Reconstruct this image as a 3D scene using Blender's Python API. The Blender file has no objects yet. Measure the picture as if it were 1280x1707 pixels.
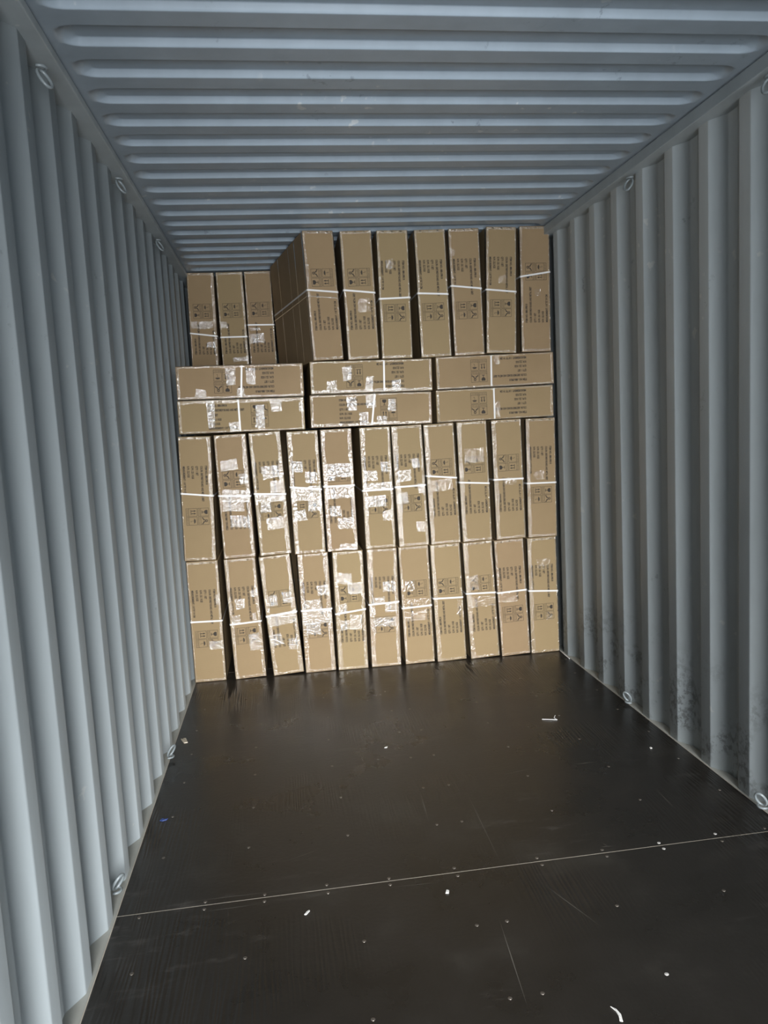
import bpy, bmesh, math, random
from mathutils import Vector, Matrix

# ------------------------------------------------------------------ camera
S = bpy.context.scene
COL = S.collection
F_PX, YAW, PITCH, ROLL = 1257.78, 0.12893, 0.11409, -0.05304
cy, sy, cp, sp = math.cos(YAW), math.sin(YAW), math.cos(PITCH), math.sin(PITCH)
fw = Vector((sy*cp, cy*cp, -sp)); rt = Vector((cy, -sy, 0)); up = rt.cross(fw)
cr, sr = math.cos(ROLL), math.sin(ROLL)
rt2 = cr*rt + sr*up; up2 = -sr*rt + cr*up
cam_data = bpy.data.cameras.new('camera')
cam_data.sensor_fit = 'VERTICAL'; cam_data.sensor_height = 36.0
cam_data.lens = F_PX/1707*36.0
cam_data.clip_start = 0.05; cam_data.clip_end = 100
cam = bpy.data.objects.new('camera', cam_data); COL.objects.link(cam)
M = Matrix.Identity(4)
for i in range(3):
    M[i][0] = rt2[i]; M[i][1] = up2[i]; M[i][2] = -fw[i]
M.translation = Vector((-0.5389, 0.0, 1.5134))
cam.matrix_world = M
S.camera = cam

# ------------------------------------------------------------------ light: daylight through the open end
SKY_STRENGTH = 51.0     # open sky straight out of the doors, darker surroundings either side
LOBE_IN, LOBE_OUT, SIDE = 5.0, 21.0, 0.05
SKY_COL = (0.965, 0.985, 1.0, 1); GROUND_COL = (0.33, 0.35, 0.37, 1)
S.view_settings.view_transform = 'Standard'; S.view_settings.look = 'None'
S.view_settings.gamma = 1.0; S.view_settings.use_curve_mapping = False
S.view_settings.exposure = 0.0
wd = bpy.data.worlds.new('overcast_sky'); S.world = wd; wd.use_nodes = True
nt = wd.node_tree; nt.nodes.clear()
wo = nt.nodes.new('ShaderNodeOutputWorld'); bg = nt.nodes.new('ShaderNodeBackground')
tc = nt.nodes.new('ShaderNodeTexCoord'); sx = nt.nodes.new('ShaderNodeSeparateXYZ')
nt.links.new(tc.outputs['Generated'], sx.inputs[0])
def wmath(op, a, b=None):
    x = nt.nodes.new('ShaderNodeMath'); x.operation = op
    for s_, i_ in ((a, 0), (b, 1)):
        if s_ is None: continue
        if isinstance(s_, (int, float)): x.inputs[i_].default_value = s_
        else: nt.links.new(s_, x.inputs[i_])
    return x.outputs[0]
# azimuth away from the container's axis, then height above the horizon
az = wmath('ABSOLUTE', wmath('SUBTRACT', wmath('ARCTAN2', sx.outputs['X'], wmath('MULTIPLY', sx.outputs['Y'], -1)), math.radians(0.5)))
m1 = nt.nodes.new('ShaderNodeMapRange'); m1.interpolation_type = 'SMOOTHSTEP'
m1.inputs['From Min'].default_value = math.radians(LOBE_OUT); m1.inputs['From Max'].default_value = math.radians(LOBE_IN)
m1.inputs['To Min'].default_value = SIDE; m1.inputs['To Max'].default_value = 1.0
nt.links.new(az, m1.inputs['Value'])
rp = nt.nodes.new('ShaderNodeValToRGB'); mr = nt.nodes.new('ShaderNodeMapRange')
mr.inputs['From Min'].default_value = -1; mr.inputs['From Max'].default_value = 1
nt.links.new(sx.outputs['Z'], mr.inputs['Value'])
rp.color_ramp.elements[0].position = 0.0; rp.color_ramp.elements[0].color = GROUND_COL
rp.color_ramp.elements[1].position = 1.0; rp.color_ramp.elements[1].color = SKY_COL
e = rp.color_ramp.elements.new(0.455); e.color = GROUND_COL
e = rp.color_ramp.elements.new(0.52); e.color = tuple(c*0.85 for c in SKY_COL[:3])+(1,)
e = rp.color_ramp.elements.new(0.64); e.color = tuple(c*1.4 for c in SKY_COL[:3])+(1,)
nt.links.new(mr.outputs[0], rp.inputs[0])
mx = nt.nodes.new('ShaderNodeVectorMath'); mx.operation = 'SCALE'
nt.links.new(rp.outputs[0], mx.inputs[0]); nt.links.new(m1.outputs[0], mx.inputs['Scale'])
nt.links.new(mx.outputs[0], bg.inputs[0])
bg.inputs[1].default_value = SKY_STRENGTH
nt.links.new(bg.outputs[0], wo.inputs[0])
Y0 = -2.70          # open (door) end of the container
YEND = 11.75        # closed end
pl = bpy.data.lights.new('doorway_portal', 'AREA'); pl.shape = 'RECTANGLE'; pl.size = 2.5; pl.size_y = 2.75
pl.cycles.is_portal = True
po = bpy.data.objects.new('doorway_portal', pl); COL.objects.link(po)
po.location = (0, Y0-0.02, 1.33); po.rotation_euler = (math.radians(90), 0, 0)
try:
    S.cycles.max_bounces = 14; S.cycles.diffuse_bounces = 2; S.cycles.glossy_bounces = 5
    S.cycles.transparent_max_bounces = 24; S.cycles.sample_clamp_indirect = 8.0
except Exception: pass

# ------------------------------------------------------------------ materials
def mat(name):
    m = bpy.data.materials.new(name); m.use_nodes = True
    n = m.node_tree; n.nodes.clear()
    out = n.nodes.new('ShaderNodeOutputMaterial')
    return m, n, out
def N(n, t, **kw):
    x = n.nodes.new(t)
    for k, v in kw.items():
        if k in x.inputs: x.inputs[k].default_value = v
        else: setattr(x, k, v)
    return x
def L(n, a, b): n.links.new(a, b)
def ramp(n, src, stops):
    r = n.nodes.new('ShaderNodeValToRGB'); L(n, src, r.inputs[0])
    el = r.color_ramp.elements
    el[0].position, el[0].color = stops[0][0], (*stops[0][1], 1)
    el[1].position, el[1].color = stops[-1][0], (*stops[-1][1], 1)
    for p, c in stops[1:-1]:
        k = el.new(p); k.color = (*c, 1)
    return r
def mixc(n, fac, a, b, mode='MIX'):
    m = n.nodes.new('ShaderNodeMix'); m.data_type = 'RGBA'; m.blend_type = mode
    if isinstance(fac, (int, float)): m.inputs[0].default_value = fac
    else: L(n, fac, m.inputs[0])
    for s, i in ((a, 6), (b, 7)):
        if isinstance(s, tuple): m.inputs[i].default_value = (*s, 1)
        else: L(n, s, m.inputs[i])
    return m.outputs[2]
def math_(n, op, a, b=None):
    m = n.nodes.new('ShaderNodeMath'); m.operation = op
    for s, i in ((a, 0), (b, 1)):
        if s is None: continue
        if isinstance(s, (int, float)): m.inputs[i].default_value = s
        else: L(n, s, m.inputs[i])
    return m.outputs[0]
def simple(name, col, rough=0.5, metal=0.0, spec=0.5):
    m, n, out = mat(name)
    b = N(n, 'ShaderNodeBsdfPrincipled'); L(n, b.outputs[0], out.inputs[0])
    b.inputs['Base Color'].default_value = (*col, 1); b.inputs['Roughness'].default_value = rough
    b.inputs['Metallic'].default_value = metal; b.inputs['Specular IOR Level'].default_value = spec
    nz = N(n, 'ShaderNodeTexNoise', Scale=60.0); tcn = N(n, 'ShaderNodeTexCoord')
    L(n, tcn.outputs['Object'], nz.inputs['Vector'])
    c = mixc(n, math_(n, 'MULTIPLY', nz.outputs[0], 0.35), tuple(col), tuple(x*0.7 for x in col)); L(n, c, b.inputs['Base Color'])
    return m

def paint(name, col, rough, scuff):
    m, n, out = mat(name)
    b = N(n, 'ShaderNodeBsdfPrincipled'); L(n, b.outputs[0], out.inputs[0])
    tcn = N(n, 'ShaderNodeTexCoord'); P = tcn.outputs['Object']
    mp = N(n, 'ShaderNodeMapping'); L(n, P, mp.inputs[0]); mp.inputs['Scale'].default_value = (3, 3, 0.5)
    nz = N(n, 'ShaderNodeTexNoise', Scale=2.2, Detail=4.0, Roughness=0.6); L(n, mp.outputs[0], nz.inputs['Vector'])
    r1 = ramp(n, nz.outputs[0], [(0.3, tuple(c*0.90 for c in col)), (0.7, tuple(min(1, c*1.06) for c in col))])
    # small chips and grime marks
    nb = N(n, 'ShaderNodeTexNoise', Scale=26.0, Detail=5.0, Roughness=0.65); L(n, P, nb.inputs['Vector'])
    nc = N(n, 'ShaderNodeTexNoise', Scale=3.2, Detail=2.0); L(n, P, nc.inputs['Vector'])
    f = math_(n, 'MULTIPLY', ramp(n, nb.outputs[0], [(0.60, (0, 0, 0)), (0.66, (1, 1, 1))]).outputs[0],
              ramp(n, nc.outputs[0], [(0.60, (0, 0, 0)), (0.66, (1, 1, 1))]).outputs[0])
    c = mixc(n, math_(n, 'MULTIPLY', f, 0.55), r1.outputs[0], tuple(x*0.45 for x in col))
    nd = N(n, 'ShaderNodeTexNoise', Scale=17.0, Detail=3.0); L(n, P, nd.inputs['Vector'])
    ne = N(n, 'ShaderNodeTexNoise', Scale=2.1, Detail=1.0); L(n, P, ne.inputs['Vector'])
    g2 = math_(n, 'MULTIPLY', ramp(n, nd.outputs[0], [(0.66, (0, 0, 0)), (0.70, (1, 1, 1))]).outputs[0],
               ramp(n, ne.outputs[0], [(0.54, (0, 0, 0)), (0.60, (1, 1, 1))]).outputs[0])
    c = mixc(n, math_(n, 'MULTIPLY', g2, 0.6), c, (0.62, 0.63, 0.60))
    if scuff:
        # knocks with rust and bared metal low on the wall
        sx_ = N(n, 'ShaderNodeSeparateXYZ'); L(n, P, sx_.inputs[0])
        zr = N(n, 'ShaderNodeMapRange'); L(n, sx_.outputs['Z'], zr.inputs['Value'])
        zr.inputs['From Min'].default_value = 0.5; zr.inputs['From Max'].default_value = 0.22
        n4 = N(n, 'ShaderNodeTexNoise', Scale=5.0, Detail=1.0); L(n, P, n4.inputs['Vector'])
        g = math_(n, 'MULTIPLY', zr.outputs[0], ramp(n, n4.outputs[0], [(0.46, (0, 0, 0)), (0.56, (1, 1, 1))]).outputs[0])
        n5 = N(n, 'ShaderNodeTexNoise', Scale=34.0, Detail=6.0, Roughness=0.7); L(n, P, n5.inputs['Vector'])
        g = math_(n, 'MULTIPLY', g, ramp(n, n5.outputs[0], [(0.48, (0, 0, 0)), (0.56, (1, 1, 1))]).outputs[0])
        c = mixc(n, math_(n, 'MULTIPLY', g, 0.65), c, (0.13, 0.13, 0.125))
    L(n, c, b.inputs['Base Color'])
    b.inputs['Roughness'].default_value = rough
    bp = N(n, 'ShaderNodeBump', Strength=0.12, Distance=0.004)
    n6 = N(n, 'ShaderNodeTexNoise', Scale=14.0, Detail=3.0); L(n, P, n6.inputs['Vector'])
    L(n, n6.outputs[0], bp.inputs['Height']); L(n, bp.outputs[0], b.inputs['Normal'])
    return m
PAINT = paint('blue_grey_container_paint', (0.44, 0.485, 0.50), 0.48, False)
PAINTR = paint('knocked_container_paint', (0.44, 0.485, 0.50), 0.48, True)
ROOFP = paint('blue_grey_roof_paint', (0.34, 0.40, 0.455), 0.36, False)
RINGP = simple('ring_paint', (0.24, 0.27, 0.28), 0.3)
SILLP = simple('worn_sill_paint', (0.42, 0.42, 0.38), 0.6)
DARKGAP = simple('dark_steel_joint', (0.02, 0.022, 0.025), 0.8)
GALV = simple('zinc_steel', (0.55, 0.58, 0.58), 0.32, 0.8)

def floor_mat():
    m, n, out = mat('dark_phenolic_plywood')
    b = N(n, 'ShaderNodeBsdfPrincipled'); L(n, b.outputs[0], out.inputs[0])
    tcn = N(n, 'ShaderNodeTexCoord'); P = tcn.outputs['Object']
    mp = N(n, 'ShaderNodeMapping'); L(n, P, mp.inputs[0]); mp.inputs['Scale'].default_value = (9, 0.8, 1)
    wv = N(n, 'ShaderNodeTexWave', Scale=2.2, Distortion=14.0, Detail=3.0); wv.inputs['Detail Scale'].default_value = 0.8
    wv.bands_direction = 'X'; L(n, mp.outputs[0], wv.inputs['Vector'])
    mk = N(n, 'ShaderNodeTexNoise', Scale=1.3, Detail=2.0); L(n, P, mk.inputs['Vector'])
    mask = ramp(n, mk.outputs[0], [(0.50, (0.02,)*3), (0.66, (1, 1, 1))]).outputs[0]
    grain = math_(n, 'MULTIPLY', wv.outputs['Fac'], mask)
    big = N(n, 'ShaderNodeTexNoise', Scale=2.4, Detail=6.0, Roughness=0.62); L(n, P, big.inputs['Vector'])
    base = ramp(n, big.outputs[0], [(0.35, (0.0165, 0.0142, 0.0115)), (0.55, (0.021, 0.0182, 0.0152)), (0.75, (0.040, 0.036, 0.030))]).outputs[0]
    # rubbed, dusty smears and thin scratches
    sm = N(n, 'ShaderNodeMapping'); L(n, P, sm.inputs[0]); sm.inputs['Scale'].default_value = (1.2, 5, 1); sm.inputs['Rotation'].default_value = (0, 0, 0.5)
    s1 = N(n, 'ShaderNodeTexNoise', Scale=4.0, Detail=7.0, Roughness=0.7); L(n, sm.outputs[0], s1.inputs['Vector'])
    s2 = N(n, 'ShaderNodeTexNoise', Scale=1.1, Detail=1.0); L(n, P, s2.inputs['Vector'])
    smf = math_(n, 'MULTIPLY', ramp(n, s1.outputs[0], [(0.55, (0, 0, 0)), (0.75, (1, 1, 1))]).outputs[0],
                ramp(n, s2.outputs[0], [(0.48, (0, 0, 0)), (0.65, (1, 1, 1))]).outputs[0])
    c = mixc(n, math_(n, 'MULTIPLY', smf, 0.65), base, (0.12, 0.11, 0.10))
    L(n, c, b.inputs['Base Color'])
    rr = ramp(n, big.outputs[0], [(0.3, (0.22,)*3), (0.7, (0.42,)*3)]).outputs[0]
    L(n, rr, b.inputs['Roughness'])
    fine = N(n, 'ShaderNodeTexNoise', Scale=60.0, Detail=3.0); L(n, P, fine.inputs['Vector'])
    h = math_(n, 'ADD', grain, math_(n, 'MULTIPLY', fine.outputs[0], 0.35))
    bp = N(n, 'ShaderNodeBump', Strength=0.7, Distance=0.0020); L(n, h, bp.inputs['Height'])
    L(n, bp.outputs[0], b.inputs['Normal'])
    b.inputs['Specular IOR Level'].default_value = 0.45
    return m
FLOORM = floor_mat()
GAPM = simple('pale_sealant', (0.62, 0.55, 0.45), 0.6)
SCREWM = simple('screw_steel', (0.16, 0.14, 0.12), 0.4, 0.6)
SCREWB = simple('bright_screw_steel', (0.6, 0.58, 0.55), 0.4, 0.3)
SCRATCH = simple('scratched_plywood', (0.10, 0.09, 0.075), 0.6)

def kraft():
    m, n, out = mat('kraft_corrugated_card')
    b = N(n, 'ShaderNodeBsdfPrincipled'); L(n, b.outputs[0], out.inputs[0])
    tcn = N(n, 'ShaderNodeTexCoord'); P = tcn.outputs['Object']
    oi = N(n, 'ShaderNodeObjectInfo')
    nz = N(n, 'ShaderNodeTexNoise', Scale=5.0, Detail=3.0); L(n, P, nz.inputs['Vector'])
    fb = N(n, 'ShaderNodeTexNoise', Scale=220.0, Detail=2.0); L(n, P, fb.inputs['Vector'])
    c = ramp(n, nz.outputs[0], [(0.3, (0.272, 0.186, 0.102)), (0.7, (0.315, 0.218, 0.122))]).outputs[0]
    c = mixc(n, math_(n, 'MULTIPLY', fb.outputs[0], 0.25), c, (0.23, 0.155, 0.085))
    # cartons come from slightly different board
    c = mixc(n, math_(n, 'MULTIPLY', oi.outputs['Random'], 0.6), c, (0.295, 0.222, 0.112))
    L(n, c, b.inputs['Base Color'])
    b.inputs['Roughness'].default_value = 0.75; b.inputs['Specular IOR Level'].default_value = 0.25
    wv = N(n, 'ShaderNodeTexWave', Scale=55.0, Distortion=0.3); wv.bands_direction = 'Z'; L(n, P, wv.inputs['Vector'])
    n7 = N(n, 'ShaderNodeTexNoise', Scale=7.0, Detail=3.0); L(n, P, n7.inputs['Vector'])
    bp = N(n, 'ShaderNodeBump', Strength=0.15, Distance=0.0006); L(n, wv.outputs['Fac'], bp.inputs['Height'])
    b2 = N(n, 'ShaderNodeBump', Strength=0.25, Distance=0.01); L(n, n7.outputs[0], b2.inputs['Height'])
    L(n, bp.outputs[0], b2.inputs['Normal']); L(n, b2.outputs[0], b.inputs['Normal'])
    return m
KRAFT = kraft()
INK = simple('dark_printing_ink', (0.030, 0.021, 0.013), 0.7)
STRAP = simple('white_plastic_strap', (0.80, 0.78, 0.76), 0.35)

def film(name, rough, scale, strength, gloss, milky, lo=0.0):
    m, n, out = mat(name)
    tcn = N(n, 'ShaderNodeTexCoord'); oi = N(n, 'ShaderNodeObjectInfo')
    ad = N(n, 'ShaderNodeVectorMath', operation='ADD'); L(n, tcn.outputs['Object'], ad.inputs[0])
    cx = N(n, 'ShaderNodeCombineXYZ'); r7 = math_(n, 'MULTIPLY', oi.outputs['Random'], 37.0)
    for i in range(3): L(n, r7, cx.inputs[i])
    L(n, cx.outputs[0], ad.inputs[1]); P = ad.outputs[0]
    n1 = N(n, 'ShaderNodeTexNoise', Scale=scale, Detail=5.0, Roughness=0.6, Distortion=1.2); L(n, P, n1.inputs['Vector'])
    vo = N(n, 'ShaderNodeTexVoronoi', Scale=scale*0.8); vo.feature = 'DISTANCE_TO_EDGE'; L(n, P, vo.inputs['Vector'])
    vr = ramp(n, vo.outputs['Distance'], [(0.0, (1, 1, 1)), (0.12, (0, 0, 0))]).outputs[0]
    h = math_(n, 'ADD', n1.outputs[0], math_(n, 'MULTIPLY', vr, 0.35))
    bp = N(n, 'ShaderNodeBump', Strength=strength, Distance=0.004); L(n, h, bp.inputs['Height'])
    gl = N(n, 'ShaderNodeBsdfGlossy', Roughness=rough); L(n, bp.outputs[0], gl.inputs['Normal'])
    gl.inputs['Color'].default_value = (1, 1, 1, 1)
    tr = N(n, 'ShaderNodeBsdfTransparent'); tr.inputs[0].default_value = (0.97, 0.97, 0.96, 1)
    df = N(n, 'ShaderNodeBsdfDiffuse'); df.inputs[0].default_value = (0.85, 0.85, 0.82, 1)
    m1 = N(n, 'ShaderNodeMixShader'); m1.inputs[0].default_value = milky
    L(n, tr.outputs[0], m1.inputs[1]); L(n, df.outputs[0], m1.inputs[2])
    fr = N(n, 'ShaderNodeFresnel', IOR=1.5); L(n, bp.outputs[0], fr.inputs['Normal'])
    m2 = N(n, 'ShaderNodeMixShader'); L(n, math_(n, 'MULTIPLY', fr.outputs[0], gloss), m2.inputs[0])
    L(n, m1.outputs[0], m2.inputs[1]); L(n, gl.outputs[0], m2.inputs[2]); L(n, m2.outputs[0], out.inputs[0])
    return m
TAPE = film('clear_wrinkled_tape', 0.10, 60.0, 0.62, 2.1, 0.04)
TAPE_PATCH = film('clear_bubbled_tape', 0.11, 46.0, 0.65, 1.8, 0.15)
WRAP = film('clear_loose_film', 0.08, 30.0, 0.9, 1.5, 0.03)

# ------------------------------------------------------------------ helpers
def link_mesh(name, verts, faces, m, parent=None, smooth=False, loc=None):
    me = bpy.data.meshes.new(name); me.from_pydata([tuple(v) for v in verts], [], faces); me.update()
    if smooth:
        me.polygons.foreach_set('use_smooth', [True]*len(me.polygons))
    me.materials.append(m)
    o = bpy.data.objects.new(name, me); COL.objects.link(o)
    if parent: o.parent = parent
    if loc: o.location = loc
    return o
def inst(name, me, parent):
    o = bpy.data.objects.new(name, me); COL.objects.link(o); o.parent = parent; return o
class MB:
    def __init__(s): s.v = []; s.f = []
    def box(s, x0, y0, z0, x1, y1, z1):
        b = len(s.v)
        s.v += [(x0,y0,z0),(x1,y0,z0),(x1,y1,z0),(x0,y1,z0),(x0,y0,z1),(x1,y0,z1),(x1,y1,z1),(x0,y1,z1)]
        s.f += [tuple(b+i for i in q) for q in ((0,3,2,1),(4,5,6,7),(0,1,5,4),(1,2,6,5),(2,3,7,6),(3,0,4,7))]
    def grid(s, fn, nu, nv):
        b = len(s.v)
        for i in range(nu+1):
            for j in range(nv+1): s.v.append(fn(i/nu, j/nv))
        for i in range(nu):
            for j in range(nv):
                a = b+i*(nv+1)+j; s.f.append((a, a+nv+1, a+nv+2, a+1))
    def tube(s, pts, r, seg=10, closed=False):
        b = len(s.v); n = len(pts); pts = [Vector(p) for p in pts]
        up0 = None
        for i, p in enumerate(pts):
            a = pts[(i-1) % n] if (closed or i > 0) else p; c = pts[(i+1) % n] if (closed or i < n-1) else p
            t = (c-a).normalized()
            ref = up0 if up0 is not None else (Vector((0,0,1)) if abs(t.z) < .9 else Vector((1,0,0)))
            u = (ref - t*ref.dot(t)).normalized(); up0 = u; w = t.cross(u)
            for k in range(seg):
                an = 2*math.pi*k/seg; s.v.append(tuple(p + u*r*math.cos(an) + w*r*math.sin(an)))
        for i in range(n if closed else n-1):
            for k in range(seg):
                a = b+i*seg+k; a2 = b+i*seg+(k+1) % seg; c = b+((i+1) % n)*seg+k; c2 = b+((i+1) % n)*seg+(k+1) % seg
                s.f.append((a, a2, c2, c))
        if not closed:
            s.f.append(tuple(b+k for k in range(seg))[::-1]); s.f.append(tuple(b+(n-1)*seg+k for k in range(seg)))
    def obj(s, name, m, parent=None, smooth=False): return link_mesh(name, s.v, s.f, m, parent, smooth)
def structure(o): o['kind'] = 'structure'; return o
def bevel_obj(o, w, seg=2):
    bm = bmesh.new(); bm.from_mesh(o.data)
    bmesh.ops.bevel(bm, geom=list(bm.edges), offset=w, segments=seg, affect='EDGES', profile=0.6)
    bm.to_mesh(o.data); bm.free()

# ------------------------------------------------------------------ container shell
def rounded(poly, r, seg=4, rin=None):
    out = [poly[0]]; r_out = r
    for i in range(1, len(poly)-1):
        a, p, b = (Vector(q) for q in poly[i-1:i+2])
        r = r_out if (rin is None or p.y > 0.01) else rin
        d1 = (a-p); d2 = (b-p); l1 = min(r, d1.length*0.45); l2 = min(r, d2.length*0.45)
        s0 = p+d1.normalized()*l1; s1 = p+d2.normalized()*l2
        for k in range(seg+1):
            t = k/seg; q = s0*(1-t)**2 + p*2*t*(1-t) + s1*t**2; out.append((q.x, q.y))
    out.append(poly[-1]); return out
PIT = 0.27
def wall(side, xin, phase, ztop):
    sgn = -1 if side == 'left' else 1
    poly = []; y = phase - 0.27*math.ceil((phase-Y0)/PIT) - PIT
    while y < YEND + PIT:
        # y = near edge of an inward flat; camera-facing slope runs out from it towards the door
        poly += [(y-0.134, 0.040), (y-0.064, 0.040), (y, 0.0), (y+0.070, 0.0)]
        y += PIT
    poly = [(max(Y0, min(YEND, a)), b) for a, b in poly]
    cl = [poly[0]]
    for p in poly[1:]:
        if abs(p[0]-cl[-1][0]) > 1e-4: cl.append(p)
    pts = rounded(cl, 0.012, 4, 0.005)
    th = 0.002
    inner = [(sgn*(xin+d), yy) for yy, d in pts]; outer = [(sgn*(xin+d+th), yy) for yy, d in pts]
    v = []; f = []; zs = (-0.02, ztop)
    for ring in (inner, outer):
        for z in zs:
            v += [(x, yy, z) for x, yy in ring]
    n = len(pts)
    for i in range(n-1):
        q = (i, i+1, n+i+1, n+i); q2 = (2*n+i, 2*n+i+1, 3*n+i+1, 3*n+i)
        f.append(q[::-1] if sgn > 0 else q); f.append(q2 if sgn > 0 else q2[::-1])
        f.append((i, i+1, 2*n+i+1, 2*n+i)); f.append((n+i, n+i+1, 3*n+i+1, 3*n+i))
    o = link_mesh('wall_'+side, v, f, PAINT if side == 'left' else PAINTR, smooth=True)
    # keep the sheet edges crisp
    o.data.polygons.foreach_set('use_smooth', [k % 4 < 2 for k in range(len(o.data.polygons))])
    return structure(o)
WLX, WRX, ZL, ZR = 1.176, 1.174, 2.636, 2.616
wl = wall('left', WLX, 2.025, ZL)
wr = wall('right', WRX, 2.055, ZR)
mb = MB()
for yy in (1.92, 2.487): mb.box(-WLX-0.041, yy-0.0012, 0.02, -WLX-0.0375, yy+0.0012, ZL-0.01)
mb.obj('weld_seam', SILLP, wl)

# top side rails
for side, s, zb in (('left', -1, ZL), ('right', 1, ZR)):
    mb = MB(); x0, x1 = sorted((s*1.1255, s*1.26)); mb.box(x0, Y0, zb, x1, YEND, 2.6645)
    o = mb.obj('trim_%d' % (1 if s < 0 else 2), PAINT); bevel_obj(o, 0.004); structure(o)
    mb = MB(); x0, x1 = sorted((s*1.1665, s*1.26)); mb.box(x0, Y0, -0.10, x1, YEND, -0.002)
    o = mb.obj('trim_%d' % (3 if s < 0 else 4), SILLP); structure(o)

# roof with pressed transverse swages
def roof():
    ys = []; k0 = -27; y = 2.462 + 0.1987*k0
    offs = [-0.1215, -0.1168, -0.1152, -0.112, -0.108, -0.104, -0.1022, -0.1005, -0.096, -0.07, -0.046, -0.020, -0.0155, -0.0138, -0.012, -0.008, -0.004, -0.0008, 0.0008, 0.0055, 0.03, 0.055]
    k = k0
    while y < YEND+0.1:
        for a in offs: ys.append((y+a, y-0.058))
        k += 1; y = 2.462 + 0.1987*k
    ys = [q for q in ys if Y0 <= q[0] <= YEND]; ys = [(Y0, Y0-1)] + ys + [(YEND, YEND+1)]
    xs = [-1.2] + [-1.128+0.006*i for i in range(26)] + [-0.97+0.194*i for i in range(1, 10)] + [1.128-0.006*i for i in range(25, -1, -1)] + [1.2]
    D, hw, ln = 0.021, 0.058, 1.105
    def dep(x, y, yc):
        dx = max(0, abs(x)-(ln-0.062)); dy = abs(y-yc)
        if dy > hw: return 0
        # elongated round end
        d = hw - math.hypot(dx*hw/0.062, dy)
        if d <= 0: return 0
        w = 0.0140 + 0.010*min(1, dx/0.05)
        t = min(1, d/w); return D*t
    v = []; f = []
    for x in xs:
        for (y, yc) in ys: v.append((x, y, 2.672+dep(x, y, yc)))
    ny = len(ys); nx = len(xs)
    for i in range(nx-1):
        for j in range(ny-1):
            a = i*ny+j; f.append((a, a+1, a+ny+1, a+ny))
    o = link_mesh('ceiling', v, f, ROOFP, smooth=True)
    md = o.modifiers.new('sheet', 'SOLIDIFY'); md.thickness = 0.002; md.offset = -1
    return structure(o)
roof()
# closed far end and door frame at the open end
mb = MB(); mb.box(-1.26, YEND, -0.1, 1.26, YEND+0.05, 2.72); structure(mb.obj('wall_back', PAINT))
mb = MB(); mb.box(-1.26, Y0-0.12, 2.58, 1.26, Y0, 2.74); mb.box(-1.26, Y0-0.12, -0.1, -1.17, Y0, 2.58); mb.box(1.17, Y0-0.12, -0.1, 1.26, Y0, 2.58)
structure(mb.obj('trim_5', PAINT))

# ------------------------------------------------------------------ floor: base, sealant, plywood panels, screws
mb = MB(); mb.box(-1.1655, Y0, -0.06, 1.1655, YEND, -0.0006)
fl = structure(mb.obj('floor', GAPM))
SEAMS = [Y0, 2.354, 4.77, 7.19, 9.6, YEND]
for i in range(len(SEAMS)-1):
    for (a, b) in ((-1.1625, 1.1625),):
        mb = MB(); mb.box(a, SEAMS[i]+0.002, -0.0005, b, SEAMS[i+1]-0.002, 0.0)
        mb.obj('plywood_panel', FLOORM, fl)
def screw_mesh(name, m):
    v = [(0, 0, 0.0014)]; f = []
    for r, z in ((0.0035, 0.0013), (0.0058, 0.0005), (0.0062, -0.0003)):
        for k in range(14): v.append((r*math.cos(k*math.tau/14), r*math.sin(k*math.tau/14), z))
    for k in range(14): f.append((0, 1+k, 1+(k+1) % 14))
    for q in range(2):
        for k in range(14): f.append((1+q*14+k, 1+(q+1)*14+k, 1+(q+1)*14+(k+1) % 14, 1+q*14+(k+1) % 14))
    me = bpy.data.meshes.new(name); me.from_pydata(v, [], f); me.materials.append(m); return me
SM, SB = screw_mesh('screw', SCREWM), screw_mesh('screw', SCREWB)
rows = [(-0.887, 2.372), (-0.695, 2.37), (-0.490, 2.379), (-0.281, 2.37), (-0.054, 2.38), (0.238, 2.376), (0.474, 2.374), (0.683, 2.371), (0.902, 2.381), (1.09, 2.376)]
rows += [(x, 2.334) for x in (-1.09, -0.887, -0.695, -0.488, -0.282, -0.052, 0.242, 0.474, 0.682, 0.90, 1.09)]
for y in (1.477, 1.777, 2.077, 2.67, 2.967, 3.265, 3.56, 3.85, 4.15):
    rows += [(x+random.Random(int(y*97+x*31)).uniform(-.012, .012), y) for x in (-1.07, -0.756, -0.404, -0.05, 0.05, 0.40, 0.757, 1.09)]
BRIGHT = {(0.683, 2.371), (0.902, 2.381), (0.682, 2.334)}
for (x, y) in rows:
    b = (x, y) in BRIGHT or (abs(x-0.4) < .02 and y == 1.777)
    o = inst('screw', SB if b else SM, fl); o.location = (x, y, 0.0002)
# shallow scratches scored into the plywood
mb = MB()
def scratch(x0, y0, x1, y1, w):
    n = Vector((y1-y0, x0-x1, 0)).normalized()*w/2; b = len(mb.v)
    mb.v += [(x0, y0, 0.0004), (x0+(x1-x0)*.5+n.x, y0+(y1-y0)*.5+n.y, 0.0004), (x1, y1, 0.0004), (x0+(x1-x0)*.5-n.x, y0+(y1-y0)*.5-n.y, 0.0004)]
    mb.f.append((b, b+1, b+2, b+3))
for a in ((0.116, 2.917, 0.108, 2.369, .003), (-0.07, 2.936, -0.081, 2.686, .004), (0.006, 4.1, 0.006, 3.51, .003), (0.86, 2.741, 0.855, 2.552, .003),
          (0.02, 2.1, -0.008, 1.736, .003), (0.62, 3.02, 0.74, 3.02, .005), (0.30, 3.0, 0.45, 3.03, .006), (-0.9, 2.32, -0.7, 2.322, .003), (-1.0, 2.385, -0.6, 2.378, .003),
          (-0.62, 2.55, -0.5, 2.60, .003), (0.47, 2.39, 0.52, 2.388, .004), (0.49, 2.42, 0.505, 2.38, .003), (0.2, 2.25, 0.31, 1.98, .003), (-0.3, 2.32, -0.12, 2.31, .0025)):
    scratch(*a)
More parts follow.
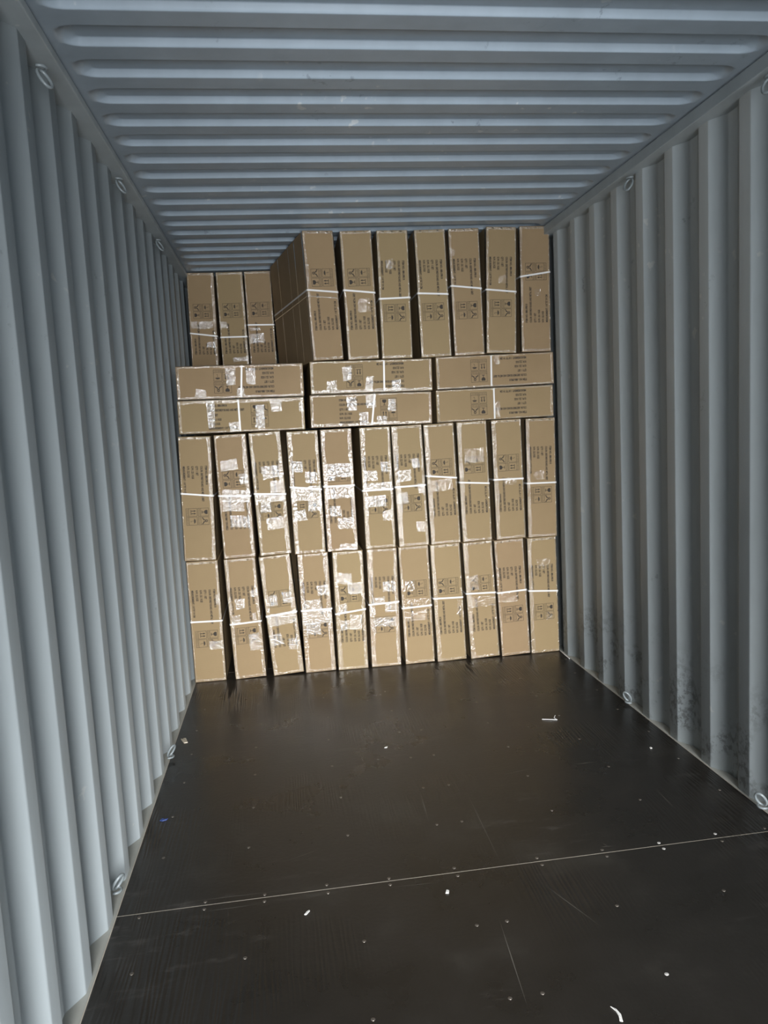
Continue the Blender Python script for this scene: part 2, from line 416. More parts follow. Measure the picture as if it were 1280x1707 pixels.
mb.obj('scratch', SCRATCH, fl)

def tag(o, label, cat, group=None):
    o['label'] = label; o['category'] = cat
    if group: o['group'] = group
    return o

# ------------------------------------------------------------------ lashing rings
def lashing(x, y, z, sgn, top, label):
    root = bpy.data.objects.new('lashing_ring', None); COL.objects.link(root); root.location = (x, y, z)
    tag(root, label, 'lashing ring', 'lashing rings welded along the rails')
    s = sgn
    mb = MB()   # staple welded to the rail
    h = 1 if top else -1
    pts = []
    for k in range(13):
        a = math.pi*k/12; pts.append((-s*(0.002+0.016*math.sin(a)), 0.018*math.cos(a)-0.012, h*0.018))
    mb.tube([(0.006*s, pts[0][1], pts[0][2])]+pts+[(0.006*s, pts[-1][1], pts[-1][2])], 0.0045, 10)
    mb.obj('anchor_staple', RINGP, root, True)
    mb = MB(); pts = []
    for k in range(28):
        a = math.tau*k/28; pts.append((-s*(0.018-0.016*math.cos(a)), 0.020*math.sin(a)-0.008, (0.028*math.cos(a)-0.012)*h))
    mb.tube(pts, 0.005, 10, True)
    rg = mb.obj('ring', RINGP, root, True); rg.rotation_euler.z = s*math.radians(32)
    return root
lashing(-1.158, 2.430, 2.572, -1, True, 'lashing ring under the left top rail, the nearest and largest of three there')
lashing(-1.158, 3.500, 2.600, -1, True, 'lashing ring under the left top rail, middle one of the three there')
lashing(-1.158, 4.550, 2.600, -1, True, 'small lashing ring under the left top rail, farthest one close to the cartons')
lashing(1.156, 3.500, 2.582, 1, True, 'lashing ring under the right top rail, whole ring in view beside the cartons')
lashing(1.156, 2.470, 2.582, 1, True, 'lashing ring under the right top rail, cut by the right picture edge')
lashing(-1.185, 2.470, 0.045, -1, False, 'lashing ring at the foot of the left wall beside the floor seam')
lashing(-1.160, 3.520, 0.040, -1, False, 'small lashing ring at the foot of the left wall, farther than the seam')
lashing(1.160, 3.610, 0.036, 1, False, 'small lashing ring at the foot of the right wall, nearer to the cartons')
lashing(1.160, 2.500, 0.036, 1, False, 'large lashing ring at the foot of the right wall by the picture edge')

# ------------------------------------------------------------------ cartons
CARTONS = {
  'D1': (-1.071, 0.0010, 0.23, 0.190, 0.754, 'B', (0.382, 0.377), [(0.067, 0.478, 0.088, 0.544), (0.009, 0.202, 0.091, 0.254)]),
  'D2': (-0.825, 0.0029, -1.38, 0.190, 0.754, 'B', (0.348, 0.352), [(-0.052, 0.439, 0.007, 0.504), (0.044, 0.507, 0.088, 0.553), (-0.08, 0.348, -0.031, 0.401), (0.044, 0.359, 0.068, 0.406), (0.011, 0.173, 0.076, 0.278)]),
  'D3': (-0.591, 0.0058, -3.19, 0.190, 0.754, 'A', (0.381, 0.388), [(-0.073, 0.441, -0.015, 0.508), (0.018, 0.45, 0.076, 0.52), (-0.087, 0.317, 0.086, 0.394), (-0.089, 0.192, -0.014, 0.263), (0.022, 0.152, 0.077, 0.223)]),
  'D4': (-0.391, 0.0016, -0.61, 0.190, 0.754, 'B', (0.398, 0.396), [(0.013, 0.487, 0.086, 0.55), (-0.075, 0.394, 0.03, 0.463), (-0.091, 0.308, 0.091, 0.399), (-0.071, 0.243, 0.016, 0.317)]),
  'D5': (-0.187, 0.0011, 0.29, 0.190, 0.754, 'A', (0.361, 0.380), [(-0.079, 0.548, 0.019, 0.617), (-0.01, 0.481, 0.077, 0.553), (-0.069, 0.369, -0.02, 0.423), (-0.009, 0.254, 0.069, 0.35), (-0.069, 0.257, -0.015, 0.319)]),
  'D6': (0.023, 0.0014, 0.48, 0.190, 0.754, 'B', (0.403, 0.410), [(-0.002, 0.48, 0.075, 0.545), (-0.068, 0.407, 0.007, 0.448), (0.007, 0.348, 0.082, 0.407), (-0.091, 0.334, -0.055, 0.384), (-0.062, 0.258, 0.072, 0.316)]),
  'D7': (0.240, 0.0020, -0.82, 0.190, 0.754, 'A', (0.364, 0.367), [(-0.083, 0.471, -0.007, 0.538), (-0.091, 0.36, 0.088, 0.419), (-0.084, 0.277, 0.065, 0.346)]),
  'D8': (0.445, 0.0026, -1.24, 0.190, 0.754, 'A', (0.412, 0.403), [(0.051, 0.29, 0.086, 0.387)]),
  'D9': (0.662, 0.0039, -2.02, 0.190, 0.754, 'A', (0.427, 0.416), [(-0.091, 0.334, 0.089, 0.402), (-0.082, 0.449, -0.011, 0.539)]),
  'D10': (0.864, 0.0039, -2.02, 0.190, 0.754, 'B', (0.417, 0.418), [(-0.076, 0.35, 0.034, 0.41)]),
  'D11': (1.061, 0.0014, -0.49, 0.190, 0.754, 'B', (0.413, 0.399), [(-0.036, 0.551, 0.056, 0.616), (0.014, 0.212, 0.054, 0.268)]),
  'C1': (-1.075, 0.7579, 1.62, 0.190, 0.750, 'B', (0.411, 0.392), []),
  'C2': (-0.839, 0.7587, -0.52, 0.190, 0.750, 'A', (0.386, 0.373), [(-0.069, 0.535, 0.032, 0.599), (0.037, 0.449, 0.084, 0.51), (-0.075, 0.342, 0.09, 0.417), (-0.076, 0.287, 0.052, 0.354), (-0.036, 0.187, 0.077, 0.259)]),
  'C3': (-0.621, 0.7622, -1.53, 0.190, 0.750, 'B', (0.383, 0.366), [(-0.036, 0.47, 0.066, 0.545), (-0.091, 0.327, 0.091, 0.378), (0.005, 0.38, 0.07, 0.452), (-0.063, 0.265, -0.001, 0.331), (-0.037, 0.158, 0.066, 0.232)]),
  'C4': (-0.411, 0.7564, -0.35, 0.190, 0.750, 'B', (0.415, 0.389), [(-0.07, 0.503, -0.009, 0.567), (0.002, 0.431, 0.075, 0.499), (-0.091, 0.327, 0.091, 0.412), (0.008, 0.26, 0.088, 0.326), (-0.083, 0.206, -0.009, 0.269)]),
  'C5': (-0.210, 0.7573, -0.09, 0.190, 0.750, 'A', (0.404, 0.402), [(-0.079, 0.457, 0.091, 0.54), (-0.081, 0.437, -0.02, 0.466), (-0.088, 0.327, 0.089, 0.402), (-0.065, 0.216, 0.003, 0.281), (-0.022, 0.137, 0.078, 0.205), (-0.019, 0.004, 0.088, 0.043)]),
  'C6': (0.027, 0.7569, -0.09, 0.190, 0.750, 'B', (0.364, 0.365), [(-0.08, 0.423, 0.002, 0.486), (0.027, 0.471, 0.073, 0.534), (-0.09, 0.36, 0.09, 0.41), (-0.083, 0.26, 0.048, 0.33), (0.022, 0.172, 0.085, 0.234)]),
  'C7': (0.236, 0.7570, -1.11, 0.190, 0.750, 'B', (0.376, 0.375), [(0.017, 0.486, 0.068, 0.545), (-0.071, 0.408, 0.01, 0.478), (0.048, 0.327, 0.086, 0.388), (-0.087, 0.271, -0.019, 0.338), (0.023, 0.087, 0.075, 0.15)]),
  'C8': (0.438, 0.7573, -1.27, 0.190, 0.750, 'A', (0.433, 0.408), [(-0.066, 0.333, 0.065, 0.405)]),
  'C9': (0.640, 0.7600, -0.86, 0.190, 0.750, 'A', (0.377, 0.359), [(-0.057, 0.494, 0.069, 0.582)]),
  'C10': (0.857, 0.7604, -0.74, 0.190, 0.750, 'A', (0.380, 0.376), [(-0.032, 0.341, 0.048, 0.387)]),
  'C11': (1.064, 0.7574, 0.43, 0.190, 0.750, 'B', (0.345, 0.343), [(-0.051, 0.367, 0.02, 0.421)]),
  'H4': (-0.765, 1.5203, 0.75, 0.744, 0.195, 'N', (-0.017, -0.015), [(-0.203, 0.029, -0.158, 0.191), (-0.077, 0.004, -0.01, 0.059), (0.08, 0.017, 0.133, 0.157), (0.171, 0.113, 0.238, 0.182), (0.34, 0.108, 0.368, 0.162)]),
  'H5': (0.014, 1.5157, 0.75, 0.744, 0.195, 'N', (0.021, -0.002), [(-0.148, 0.094, -0.091, 0.177), (-0.076, 0.004, -0.022, 0.084), (-0.033, 0.109, 0.027, 0.183), (0.102, 0.085, 0.148, 0.159), (0.029, 0.01, 0.091, 0.056)]),
  'H6': (0.786, 1.5145, -0.19, 0.744, 0.195, 'F', (-0.008, -0.009), [(-0.004, 0.014, 0.027, 0.114)]),
  'H1': (-0.759, 1.7200, 0.75, 0.744, 0.195, 'F', (0.012, -0.001), [(-0.084, 0.078, -0.028, 0.178), (0.034, 0.079, 0.089, 0.174), (-0.025, 0.011, 0.019, 0.06), (-0.266, 0.01, -0.205, 0.058)]),
  'H2': (0.026, 1.7154, 0.75, 0.744, 0.195, 'F', (0.077, 0.073), [(-0.275, 0.018, -0.216, 0.077), (-0.176, 0.077, -0.122, 0.159), (-0.038, 0.01, 0.006, 0.098), (0.121, 0.004, 0.177, 0.073)]),
  'H3': (0.794, 1.7152, -0.32, 0.744, 0.195, 'F', (-0.025, -0.030), [(-0.007, 0.131, 0.026, 0.186)]),
  'U1': (-0.226, 1.9207, -1.77, 0.188, 0.751, 'A', (0.412, 0.395), [(-0.089, 0.446, -0.073, 0.567)]),
  'U2': (-0.015, 1.9164, -0.77, 0.188, 0.751, 'A', (0.410, 0.388), [(-0.013, 0.278, 0.059, 0.356)]),
  'U3': (0.189, 1.9121, 0.24, 0.188, 0.751, 'B', (0.354, 0.358), [(-0.045, 0.527, 0.001, 0.583)]),
  'U4': (0.430, 1.9112, -0.86, 0.188, 0.751, 'B', (0.382, 0.370), []),
  'U5': (0.637, 1.9131, -0.78, 0.188, 0.751, 'B', (0.417, 0.395), [(-0.088, 0.594, -0.061, 0.632)]),
  'U6': (0.836, 1.9169, 1.82, 0.188, 0.751, 'B', (0.381, 0.368), [(-0.017, 0.417, 0.027, 0.464)]),
  'U7': (1.058, 1.9163, 0.67, 0.188, 0.751, 'A', (0.453, 0.478), [(-0.007, 0.337, 0.032, 0.376)]),
  'B1': (-1.048, 1.9166, 0.92, 0.190, 0.750, 'A', (0.327, 0.304), [(-0.084, 0.36, -0.037, 0.411), (-0.031, 0.358, 0.07, 0.41), (0.02, 0.225, 0.08, 0.264)]),
  'B2': (-0.829, 1.9116, -0.30, 0.190, 0.750, 'A', (0.294, 0.292), [(-0.087, 0.358, -0.041, 0.404), (-0.019, 0.117, 0.091, 0.148)]),
  'B3': (-0.630, 1.9140, -0.18, 0.190, 0.750, 'A', (0.374, 0.369), [(-0.086, 0.244, 0.018, 0.311), (-0.082, 0.333, -0.007, 0.352)]),
}
def text_verts(body, size, bold=0.0):
    cu = bpy.data.curves.new('t', 'FONT'); cu.body = body; cu.size = size; cu.offset = bold; cu.resolution_u = 2
    o = bpy.data.objects.new('t', cu); COL.objects.link(o)
    dg = bpy.context.evaluated_depsgraph_get(); ev = o.evaluated_get(dg); me = ev.to_mesh()
    v = [(p.co.x, p.co.y) for p in me.vertices]; f = [tuple(p.vertices) for p in me.polygons]
    ev.to_mesh_clear(); bpy.data.objects.remove(o); bpy.data.curves.remove(cu)
    return v, f
LINES = [('ITEM NO.: 880-39R10', .235, .386, .18), ('COLOR: GREY/MDF BOARD AND METAL GREY', .235, .522, .32), ('QTY: 1 SET', .235, .312, .465),
         ('G.W.: 23.1 KGS', .235, .337, .60), ('N.W.: 22.2 KGS', .235, .325, .73), ('MEASUREMENT: 110*75*19 CM', .235, .457, .865)]
TXT = []
def fit(body, u0, u1, vc, h, bold):
    v, f = text_verts(body, 1.0, bold)
    x0, x1 = min(a for a, _ in v), max(a for a, _ in v); y0, y1 = 0.0, 0.72
    return [((u0+(a-x0)/(x1-x0)*(u1-u0)), vc + h/2 - (b-y0)/(y1-y0)*h) for a, b in v], f
for body, a, b, vc in LINES:
    TXT.append(fit(body, a*0.75, b*0.75, vc*0.19, 0.0128, 0.045))
def icons():
    parts = []
    def poly(p): parts.append((p, [tuple(range(len(p)))]))
    def line(a, b, w):
        a, b = Vector(a), Vector(b); d = (b-a).normalized(); n = Vector((-d.y, d.x))*w/2
        poly([tuple(a-n), tuple(b-n), tuple(b+n), tuple(a+n)])
    def arc(c, rx, ry, a0, a1, w, k=14):
        pts = [(c[0]+rx*math.cos(a0+(a1-a0)*i/k), c[1]+ry*math.sin(a0+(a1-a0)*i/k)) for i in range(k+1)]
        for i in range(k): line(pts[i], pts[i+1], w)
    cells = {}
    for ci, (u0, u1) in enumerate(((.574, .637), (.645, .708))):
        for ri, (v0, v1) in enumerate(((.17, .50), (.53, .87))):
            U0, U1, V0, V1 = u0*.75, u1*.75, v0*.19, v1*.19; w = .0018
            for a, b in (((U0, V0), (U1, V0)), ((U1, V0), (U1, V1)), ((U1, V1), (U0, V1)), ((U0, V1), (U0, V0)), ((U0, V1-.0155), (U1, V1-.0155))): line(a, b, w)
            cells[ci, ri] = ((U0+U1)/2, V0+.0235)
    # wine glass
    c = cells[0, 0]; pts = [(c[0]-.011, c[1]-.017), (c[0]+.011, c[1]-.017)]
    pts += [(c[0]+.013*math.cos(a*math.pi/10), c[1]-.010+.013*math.sin(a*math.pi/10)) for a in range(0, 11)]
    poly(pts); line((c[0], c[1]), (c[0], c[1]+.014), .0035); line((c[0]-.009, c[1]+.0155), (c[0]+.009, c[1]+.0155), .003)
    # two hands and a ring
    c = cells[1, 0]; arc((c[0], c[1]-.009), .0058, .0058, 0, math.tau, .0045)
    for s in (-1, 1):
        arc((c[0]+s*.016, c[1]-.006), .0125, .0165, math.pi/2 if s < 0 else math.pi/2, (math.pi*.02 if s < 0 else math.pi*.98), .0045)
        line((c[0]+s*.016, c[1]+.0105), (c[0]+s*.019, c[1]+.017), .006)
    line((c[0]-.004, c[1]+.002), (c[0]-.010, c[1]+.012), .005); line((c[0]+.004, c[1]+.002), (c[0]+.010, c[1]+.012), .005)
    # two arrows over a bar
    c = cells[0, 1]
    for s in (-1, 1):
        x = c[0]+s*.008
        poly([(x-.0055, c[1]-.006), (x, c[1]-.018), (x+.0055, c[1]-.006)]); line((x, c[1]-.008), (x, c[1]+.010), .0042)
    line((c[0]-.015, c[1]+.0125), (c[0]+.015, c[1]+.0125), .003)
    # umbrella under rain
    c = cells[1, 1]; pts = [(c[0]+.016*math.cos(math.pi*a/12), c[1]-.001-.012*math.sin(math.pi*a/12)) for a in range(13)]
    for k in range(3):
        x1 = c[0]-.016+k*.0107
        pts += [(x1+.0027, c[1]-.0045), (x1+.0053, c[1]-.0055), (x1+.008, c[1]-.0045), (x1+.0107, c[1]-.001)]
    poly(pts[:-1]); line((c[0], c[1]-.014), (c[0], c[1]+.012), .0018); arc((c[0]+.003, c[1]+.012), .003, .003, 0, math.pi, .0018, 6)
    for k in (-1, 0, 1): line((c[0]+k*.010, c[1]-.0195), (c[0]+k*.010-.002, c[1]-.0155), .0014)
    for (ci, ri), s in (((0, 0), 'FRAGILE'), ((1, 0), 'WITH CARE'), ((0, 1), 'THIS SIDE UP'), ((1, 1), 'KEEP DRY')):
        c = cells[ci, ri]; v1 = (.50 if ri == 0 else .87)*.19
        parts.append(fit(s, c[0]-.019, c[0]+.019, v1-.0078, .0062, 0.0))
    return parts
ICN = icons()
PRINT_CACHE = {}
def print_mesh(name, parts, orient, W, H):
    key = (name, orient, W, H)
    if key in PRINT_CACHE: return PRINT_CACHE[key]
    su = (H if orient in 'AB' else W)/0.75; sv = (W if orient in 'AB' else H)/0.19
    v = []; f = []
    for pv, pf in parts:
        b = len(v)
        for u, w in pv:
            u *= su; w *= sv
            x, z = {'A': (-W/2+w, u), 'B': (W/2-w, H-u), 'N': (-W/2+u, H-w), 'F': (W/2-u, w)}[orient]
            v.append((x, -0.0005, z))
        f += [tuple(b+i for i in q) for q in pf]
    me = bpy.data.meshes.new(name); me.from_pydata(v, [], f); me.materials.append(INK)
    bm = bmesh.new(); bm.from_mesh(me); bmesh.ops.recalc_face_normals(bm, faces=bm.faces)
    for q in bm.faces:
        if q.normal.y > 0: q.normal_flip()
    bm.to_mesh(me); bm.free()
    PRINT_CACHE[key] = me; return me

DEPTH = 1.0
def body_mesh(W, H, D, seed):
    R = random.Random(seed)
    bm = bmesh.new(); bmesh.ops.create_cube(bm, size=1.0)
    for v in bm.verts: v.co = Vector((v.co.x*W, (v.co.y+.5)*D, (v.co.z+.5)*H))
    bmesh.ops.bevel(bm, geom=list(bm.edges), offset=0.0045, segments=3, affect='EDGES', profile=0.5)
    me = bpy.data.meshes.new('cardboard_carton'); bm.to_mesh(me); bm.free()
    me.polygons.foreach_set('use_smooth', [len(p.vertices) != 4 or p.area < 0.01 for p in me.polygons])
    me.materials.append(KRAFT); return me

def corner_tape(W, H, side, wf, R, horiz):
    """clear tape folded over a long edge of the carton: a strip on the face, a quarter turn, a strip on the side"""
    r = 0.0045; off = 0.0011
    Ln = W if horiz else H; ws = 0.026
    mb = MB(); nu, nv = 170, 12
    a1 = R.uniform(0, 9); a2 = R.uniform(0, 9); R1 = R.uniform(260, 340); R2 = R.uniform(60, 95)
    def fn(i, j):
        t = 0.004 + (Ln-0.008)*i
        wv = wf*(1+0.10*math.sin(t*17+a1)+0.05*math.sin(t*53+a2))
        path = wv + ws; s = j*path
        puck = 0.0006*math.sin(t*140+a1+j*5)*math.sin(t*61+a2) + 0.0003*R.uniform(-1, 1)
        if s < wv-r: p = (wv-s, -off-abs(puck)-0.0011*max(0, math.sin(t*R1+j*14+a2))*max(0, math.sin(t*R2+a1)))
        elif s < wv+r*0.57:
            q = (s-(wv-r))/(r*1.57)*math.pi/2
            p = (r+(r+off)*math.cos(math.pi/2+q)-0.0, r-(r+off)*math.sin(math.pi/2+q)); p = (p[0]-abs(puck)*math.sin(q), p[1]-abs(puck)*math.cos(q))
        else: p = (-off-abs(puck), r+(s-wv-r*0.57))
        return t, p[0], p[1]
    def place(i, j):
        t, d, y = fn(i, j)
        if horiz: return (-W/2+t, y, (H-d) if side > 0 else d)
        return ((W/2-d) if side > 0 else (-W/2+d), y, t)
    mb.grid(place, nu, nv)
    return mb
def end_tape(W, H, side, R, horiz):
    """tape over the short end with a serrated edge and three pinched folds"""
    mb = MB(); Ln = H if horiz else W
    ph = R.uniform(0, 1)
    nu, nv = 60, 6
    def place(i, j):
        t = 0.006 + (Ln-0.012)*i
        w = 0.016 + 0.0035*abs(((t/0.012+ph) % 1)-0.5)*2
        d = 0.0045 + (w-0.0045)*j
        fold = 0.0
        for c in (0.2, 0.5, 0.8):
            q = abs(i-c-(ph-.5)*.06)*Ln/0.013 + abs(d-0.0105)/0.007
            fold = max(fold, 1-q)
        y = -0.0011-0.0045*max(0, fold) - 0.0003*R.random()
        if horiz: return ((W/2-d) if side > 0 else (-W/2+d), y, t)
        return (-W/2+t, y, (H-d) if side > 0 else d)
    mb.grid(place, nu, nv)
    return mb
def strap_mesh(W, H, D, s, horiz, w=0.0100, dz=0.0):
    """band looped right round the carton; a and b are its heights at the two front corners"""
    o = 0.0030; th = 0.0009; c = 0.006
    a, b = s[0]+dz, s[1]+dz
    if horiz:   # upright band, loops over top and bottom
        loop = [(H+0.0004, c, a), (H-c, -o, a), (c, -o, b), (-0.0004, c, b), (-0.0004, D-c, b), (c, D+o, b), (H-c, D+o, a), (H+0.0004, D-c, a)]
    else:
        loop = [(-W/2-o, -o+c, a), (-W/2-o+c, -o, a), (W/2+o-c, -o, b), (W/2+o, -o+c, b), (W/2+o, D+o-c, b), (W/2+o-c, D+o, b), (-W/2-o+c, D+o, a), (-W/2-o, D+o-c, a)]
    cc = (0 if not horiz else H/2, D/2)
    mb = MB(); n = len(loop)
    for k in range(n):
        p, y, q = loop[k]
        ip = p+(th if p < cc[0] else -th); iy = y+(th if y < cc[1] else -th)
        for (pp, yy) in ((p, y), (ip, iy)):
            for sg in (-1, 1):
                if horiz: mb.v.append((q+sg*w/2, yy, pp))
                else: mb.v.append((pp, yy, q+sg*w/2))
    for k in range(n):
        A, B = k*4, ((k+1) % n)*4
        for i, j in ((0, 1), (1, 3), (3, 2), (2, 0)): mb.f.append((A+i, A+j, B+j, B+i))
    return mb
def patch_mesh(rect, R, wide):
    x0, z0, x1, z1 = rect; mb = MB(); cx_, cz_ = (x0+x1)/2, (z0+z1)/2
    an = math.radians(R.uniform(-5, 5)); hx, hz = (x1-x0)/2, (z1-z0)/2
    sk = [R.uniform(-.0035, .0035) for _ in range(8)]
    p1, p2 = R.uniform(0, 9), R.uniform(0, 9)
    def place(i, j):
        u, w = 2*i-1, 2*j-1
        x = u*hx + (sk[0]*(1-u)+sk[1]*(1+u))*w*.5 + 0.0012*math.sin(w*7+p1)*(abs(u) > .97)
        z = w*hz + (sk[2]*(1-w)+sk[3]*(1+w))*u*.5 + 0.0012*math.sin(u*8+p2)*(abs(w) > .97)
        y = -0.0016 - 0.0005*math.sin(u*6+p1)*math.sin(w*5+p2)
        return (cx_+x*math.cos(an)-z*math.sin(an), y, cz_+x*math.sin(an)+z*math.cos(an))
    mb.grid(place, 16, 16)
    return mb

BODY = {}
def carton(key, label, group, hidden=None):
    if hidden: bx, bz, a, W, H, o, s, patches = hidden
    else: bx, bz, a, W, H, o, s, patches = CARTONS[key]
    R = random.Random(key)
    k = (W, H)
    if k not in BODY: BODY[k] = body_mesh(W, H, DEPTH, 1)
    root = bpy.data.objects.new('cardboard_carton', BODY[k]); COL.objects.link(root)
    y = (5.63 if key[0] in 'BS' else 4.60) - 0.024*bx + R.uniform(-.004, .004)
    root.location = (bx, y, bz); root.rotation_euler = (0, math.radians(a), math.radians(11.5) if key == 'U1' else 0)
    tag(root, label, 'cardboard box', group)
    if hidden: return root
    hz = key[0] == 'H'
    inst('shipping_text', print_mesh('shipping_text', TXT, o, W, H), root)
    inst('handling_symbols', print_mesh('handling_symbols', ICN, o, W, H), root)
    wl_, wr_ = EDGEW.get(key, (0.014, 0.010))
    corner_tape(W, H, -1, wl_, R, hz).obj('edge_tape', TAPE, root, True)
    corner_tape(W, H, 1, wr_, R, hz).obj('edge_tape', TAPE, root, True)
    end_tape(W, H, -1, R, hz).obj('end_tape', TAPE, root, True)
    end_tape(W, H, 1, R, hz).obj('end_tape', TAPE, root, True)
    st = strap_mesh(W, H, DEPTH, s, hz).obj('strap', STRAP, root)
    if key == 'U1':
        strap_mesh(W, H, DEPTH, s, hz, 0.006, -0.035).obj('strap', TAPE, root)
        # bands of tape running up the exposed long side
        for yy, w in ((0.40, 0.008), (0.72, 0.016), (0.22, 0.020)):
            m2 = MB(); m2.grid(lambda i, j: (-W/2-0.0012, yy+w*j, 0.01+(H-0.02)*i), 20, 2); m2.obj('side_tape', TAPE, root)
    for i, p in enumerate(patches):
        loose = (key in ('D8', 'D9', 'D7', 'C8', 'C9', 'C10', 'C11', 'D10', 'D11') or key[0] == 'U' or (key in('H3', 'H6')))
        patch_mesh(p, R, 0).obj('loose_film' if loose else 'tape_patch', WRAP if loose else TAPE_PATCH, root, True)
    return root
# face width of the folded edge tape, first for the left / lower edge, then for the right / upper edge
EDGEW = {'C1': (.008, .022), 'C2': (.012, .026), 'C3': (.022, .026), 'C4': (.030, .018), 'C5': (.026, .024), 'C6': (.030, .018), 'C7': (.034, .016), 'C8': (.028, .010),
         'C9': (.028, .010), 'C10': (.026, .010), 'C11': (.022, .010), 'D1': (.010, .016), 'D2': (.022, .020), 'D3': (.026, .026), 'D4': (.030, .030), 'D5': (.028, .022),
         'D6': (.034, .026), 'D7': (.016, .012), 'D8': (.026, .010), 'D9': (.030, .012), 'D10': (.014, .012), 'D11': (.026, .010),
         'H4': (.010, .022), 'H5': (.020, .012), 'H6': (.008, .010), 'H1': (.014, .014), 'H2': (.022, .012), 'H3': (.010, .010),
         'U1': (.014, .010), 'B1': (.010, .022), 'B2': (.010, .016), 'B3': (.010, .010)}
G_D = 'upright cartons in the bottom row'; G_C = 'upright cartons in the second row'; G_H = 'cartons lying flat between the upright rows'
G_U = 'upright cartons under the roof'; G_B = 'cartons set back under the roof at the left'
LAB = {
 'D1': 'upright carton on the floor against the left wall, text above symbols',
 'D2': 'upright carton on the floor second from the left wall, pinkish tape scrap above its strap',
 'D3': 'most tilted carton of the bottom row, leaning left, symbols above the strap',
 'D4': 'upright carton right of the most tilted one, wide tape band below its strap',
 'D5': 'upright bottom row carton, fifth from the left wall, tape over its umbrella symbol',
 'D6': 'upright bottom row carton, sixth from either wall, tape pieces over its symbols',
 'D7': 'upright bottom row carton, fifth from the right wall, creased film beside strap',
 'D8': 'upright bottom row carton, fourth from the right wall, clean symbols above the strap',
 'D9': 'upright bottom row carton, third from the right wall, film over its symbols',
 'D10': 'upright bottom row carton, second from the right wall, strap rising to the right',
 'D11': 'upright carton on the floor in the corner against the right wall',
 'C1': 'upright second row carton against the left wall, leaning right, with no tape pieces on it',
 'C2': 'upright second row carton, second from the left wall, symbols above its text',
 'C3': 'upright second row carton, third from the left wall, wrinkled tape under its symbols',
 'C4': 'upright second row carton, fourth from the left wall, broad tape band below strap',
 'C5': 'upright second row carton with most tape pieces, left of the widest dark gap',
 'C6': 'upright second row carton right of the widest dark gap, tape over its text',
 'C7': 'upright second row carton, fifth from the right wall, square tape near its foot',
 'C8': 'upright second row carton, fourth from the right wall, creased film below strap',
 'C9': 'upright second row carton, third from the right wall, film over its symbols',
 'C10': 'upright second row carton, second from the right wall, symbols above the strap',
 'C11': 'upright second row carton against the right wall, text above symbols',
 'H4': 'lower flat carton at the left wall, long tape strips across its face',
 'H5': 'lower flat carton in the middle, tape pieces over its upright text',
 'H6': 'lower flat carton at the right wall',
 'H1': 'upper flat carton at the left wall, two tape pieces beside its strap',
 'H2': 'upper flat carton in the middle, square tape piece left of its symbols',
 'H3': 'upper flat carton at the right wall',
 'U1': 'top row carton turned askew so its long dark left side shows',
 'U2': 'upright top row carton just right of the askew one, symbols above its text',
 'U3': 'upright top row carton, fifth from the right wall, its strap sits lowest',
 'U4': 'upright top row carton, fourth from the right wall, wide gap at its left',
 'U5': 'upright top row carton, third from the right wall, leaning slightly left',
 'U6': 'upright top row carton, second from the right wall, leaning right',
 'U7': 'upright top row carton against the right wall, strap crossing its symbols',
 'B1': 'set-back carton under the roof beside the left wall',
 'B2': 'set-back carton under the roof, middle of three, tape piece at its foot',
 'B3': 'set-back carton under the roof, partly hidden behind the askew top row carton',
}
GR = {'D': G_D, 'C': G_C, 'H': G_H, 'U': G_U, 'B': G_B}
# second rank of cartons that carries the set-back three
for i, x in enumerate((-1.07, -0.865, -0.66, -0.455)):
    nth = ('first', 'second', 'third', 'fourth')[i]
    carton('S%d' % i, 'lower upright carton hidden behind the bottom rows, %s from the left wall' % nth, 'cartons hidden in the second rank', (x, 0.0006, 0, .19, .758, 'A', (.4, .4), []))
    carton('SC%d' % i, 'upper upright carton hidden behind the second row, %s from the left wall' % nth, 'cartons hidden in the second rank', (x, 0.7592, 0, .19, .758, 'A', (.4, .4), []))
for i, z in enumerate((1.5178, 1.7143)):
    carton('SH%d' % i, '%s flat carton hidden behind the left flat cartons, under the set-back three' % ('lower', 'upper')[i], 'flat cartons hidden in the second rank', (-0.765, z, 0, .744, .1960, 'N', (0, 0), []))
for k in CARTONS:
    r = carton(k, LAB[k], GR[k[0]])
    if k[0] == 'B':
        lo = abs(math.sin(math.radians(CARTONS[k][2])))*.095
        r.location.z = 1.9108 + lo

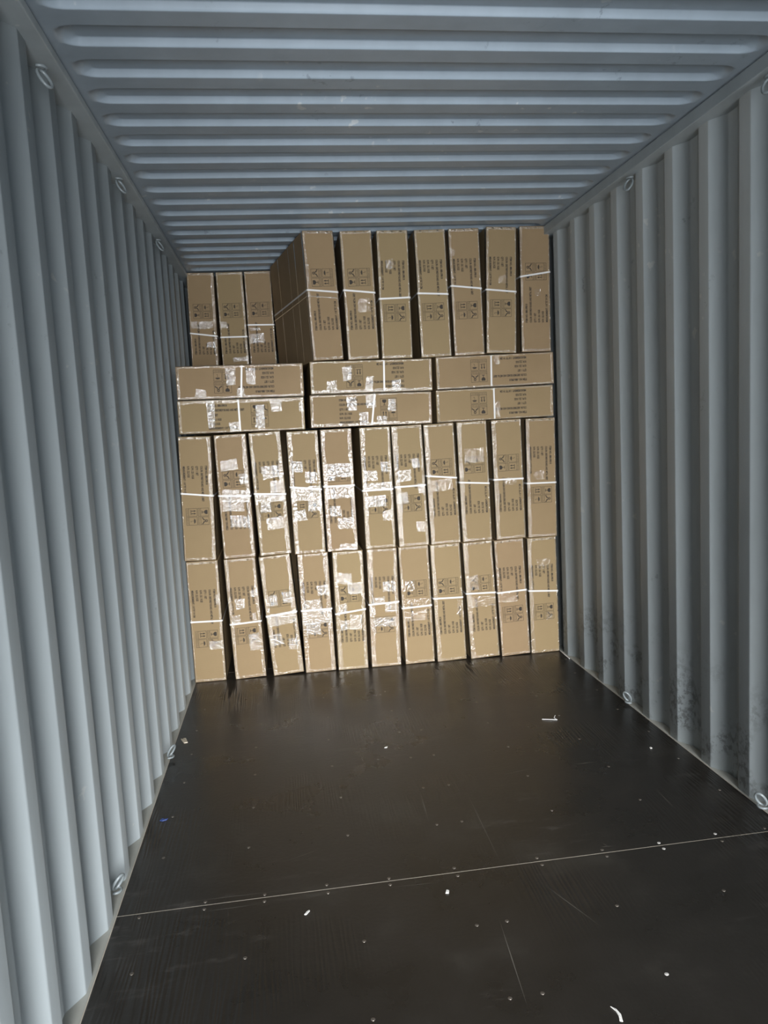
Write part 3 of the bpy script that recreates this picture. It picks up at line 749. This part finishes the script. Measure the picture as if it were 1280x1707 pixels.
# ------------------------------------------------------------------ debris on the floor
CHIP = simple('pale_wood_chip', (0.52, 0.46, 0.36), 0.7)
PAPER = simple('white_paper_scrap', (0.80, 0.78, 0.74), 0.7)
BLUEP = simple('blue_plastic_scrap', (0.04, 0.08, 0.28), 0.5)
def scrap(name, label, cat, x, y, pts, h, m, rot=0.0, group=None):
    n = len(pts); v = [(a, b, 0.0) for a, b in pts] + [(a*.93, b*.93, h*(0.6+0.4*((i*7) % 3)/2)) for i, (a, b) in enumerate(pts)]
    f = [tuple(range(n))[::-1], tuple(range(n, 2*n))] + [(i, (i+1) % n, n+(i+1) % n, n+i) for i in range(n)]
    o = link_mesh(name, v, f, m); o.location = (x, y, 0.0006); o.rotation_euler.z = rot
    return tag(o, label, cat, group)
scrap('wood_chip', 'pale splintered wood chip on the floor beside the left wall', 'wood chip', -1.120, 3.73, [(-.010, -.030), (.008, -.033), (.012, .020), (.004, .034), (-.006, .020), (-.012, .028)], .006, CHIP, 0.35)
scrap('plastic_scrap', 'tiny dark blue plastic scrap on the floor near the left wall', 'plastic scrap', -1.105, 2.949, [(-.016, -.004), (-.004, -.010), (.012, -.004), (.016, .006), (.002, .004), (-.008, .011)], .003, BLUEP)
scrap('paper_scrap', 'narrow white paper scrap on the near side of the floor seam, left', 'paper scrap', -0.560, 2.244, [(-.004, -.012), (.003, -.010), (.005, .010), (.001, .014), (-.003, .004)], .003, PAPER, -0.5)
scrap('paper_scrap', 'white three-cornered paper scrap on the near side of the floor seam, middle', 'paper scrap', -0.107, 2.255, [(-.006, -.008), (.004, -.010), (.008, .002), (.001, .010), (-.002, .002)], .004, PAPER)
scrap('paper_scrap', 'small pale scrap on the floor halfway to the cartons', 'paper scrap', -0.149, 3.401, [(-.008, -.005), (.004, -.007), (.009, .002), (0, .006)], .003, PAPER)
scrap('paper_scrap', 'tiny white scrap on the floor beside the right wall', 'paper scrap', 1.02, 3.09, [(-.005, -.006), (.005, -.005), (.004, .006), (-.004, .005)], .004, PAPER)
scrap('plastic_shaving', 'curved white plastic shaving on the near floor at the bottom picture edge', 'plastic shaving', 0.205, 1.675, [(-.006, -.026), (.001, -.030), (.008, -.010), (.006, .012), (-.004, .024), (.001, .006), (.000, -.010)], .003, PAPER, 0.1)
mb = MB(); mb.tube([(0.665, 3.53, .002), (0.70, 3.512, .004), (0.735, 3.505, .002), (0.728, 3.53, .003), (0.745, 3.56, .002)], 0.0018, 6)
tag(mb.obj('strap_offcut', STRAP), 'thin bent white strand on the floor right of the middle, before the cartons', 'plastic strand')
mb = MB(); mb.tube([(1.152, 4.40, .004), (1.145, 4.47, .012), (1.150, 4.555, .010)], 0.0028, 6)
tag(mb.obj('strap_offcut', STRAP), 'white strap offcut at the foot of the right wall beside the cartons', 'plastic strand')
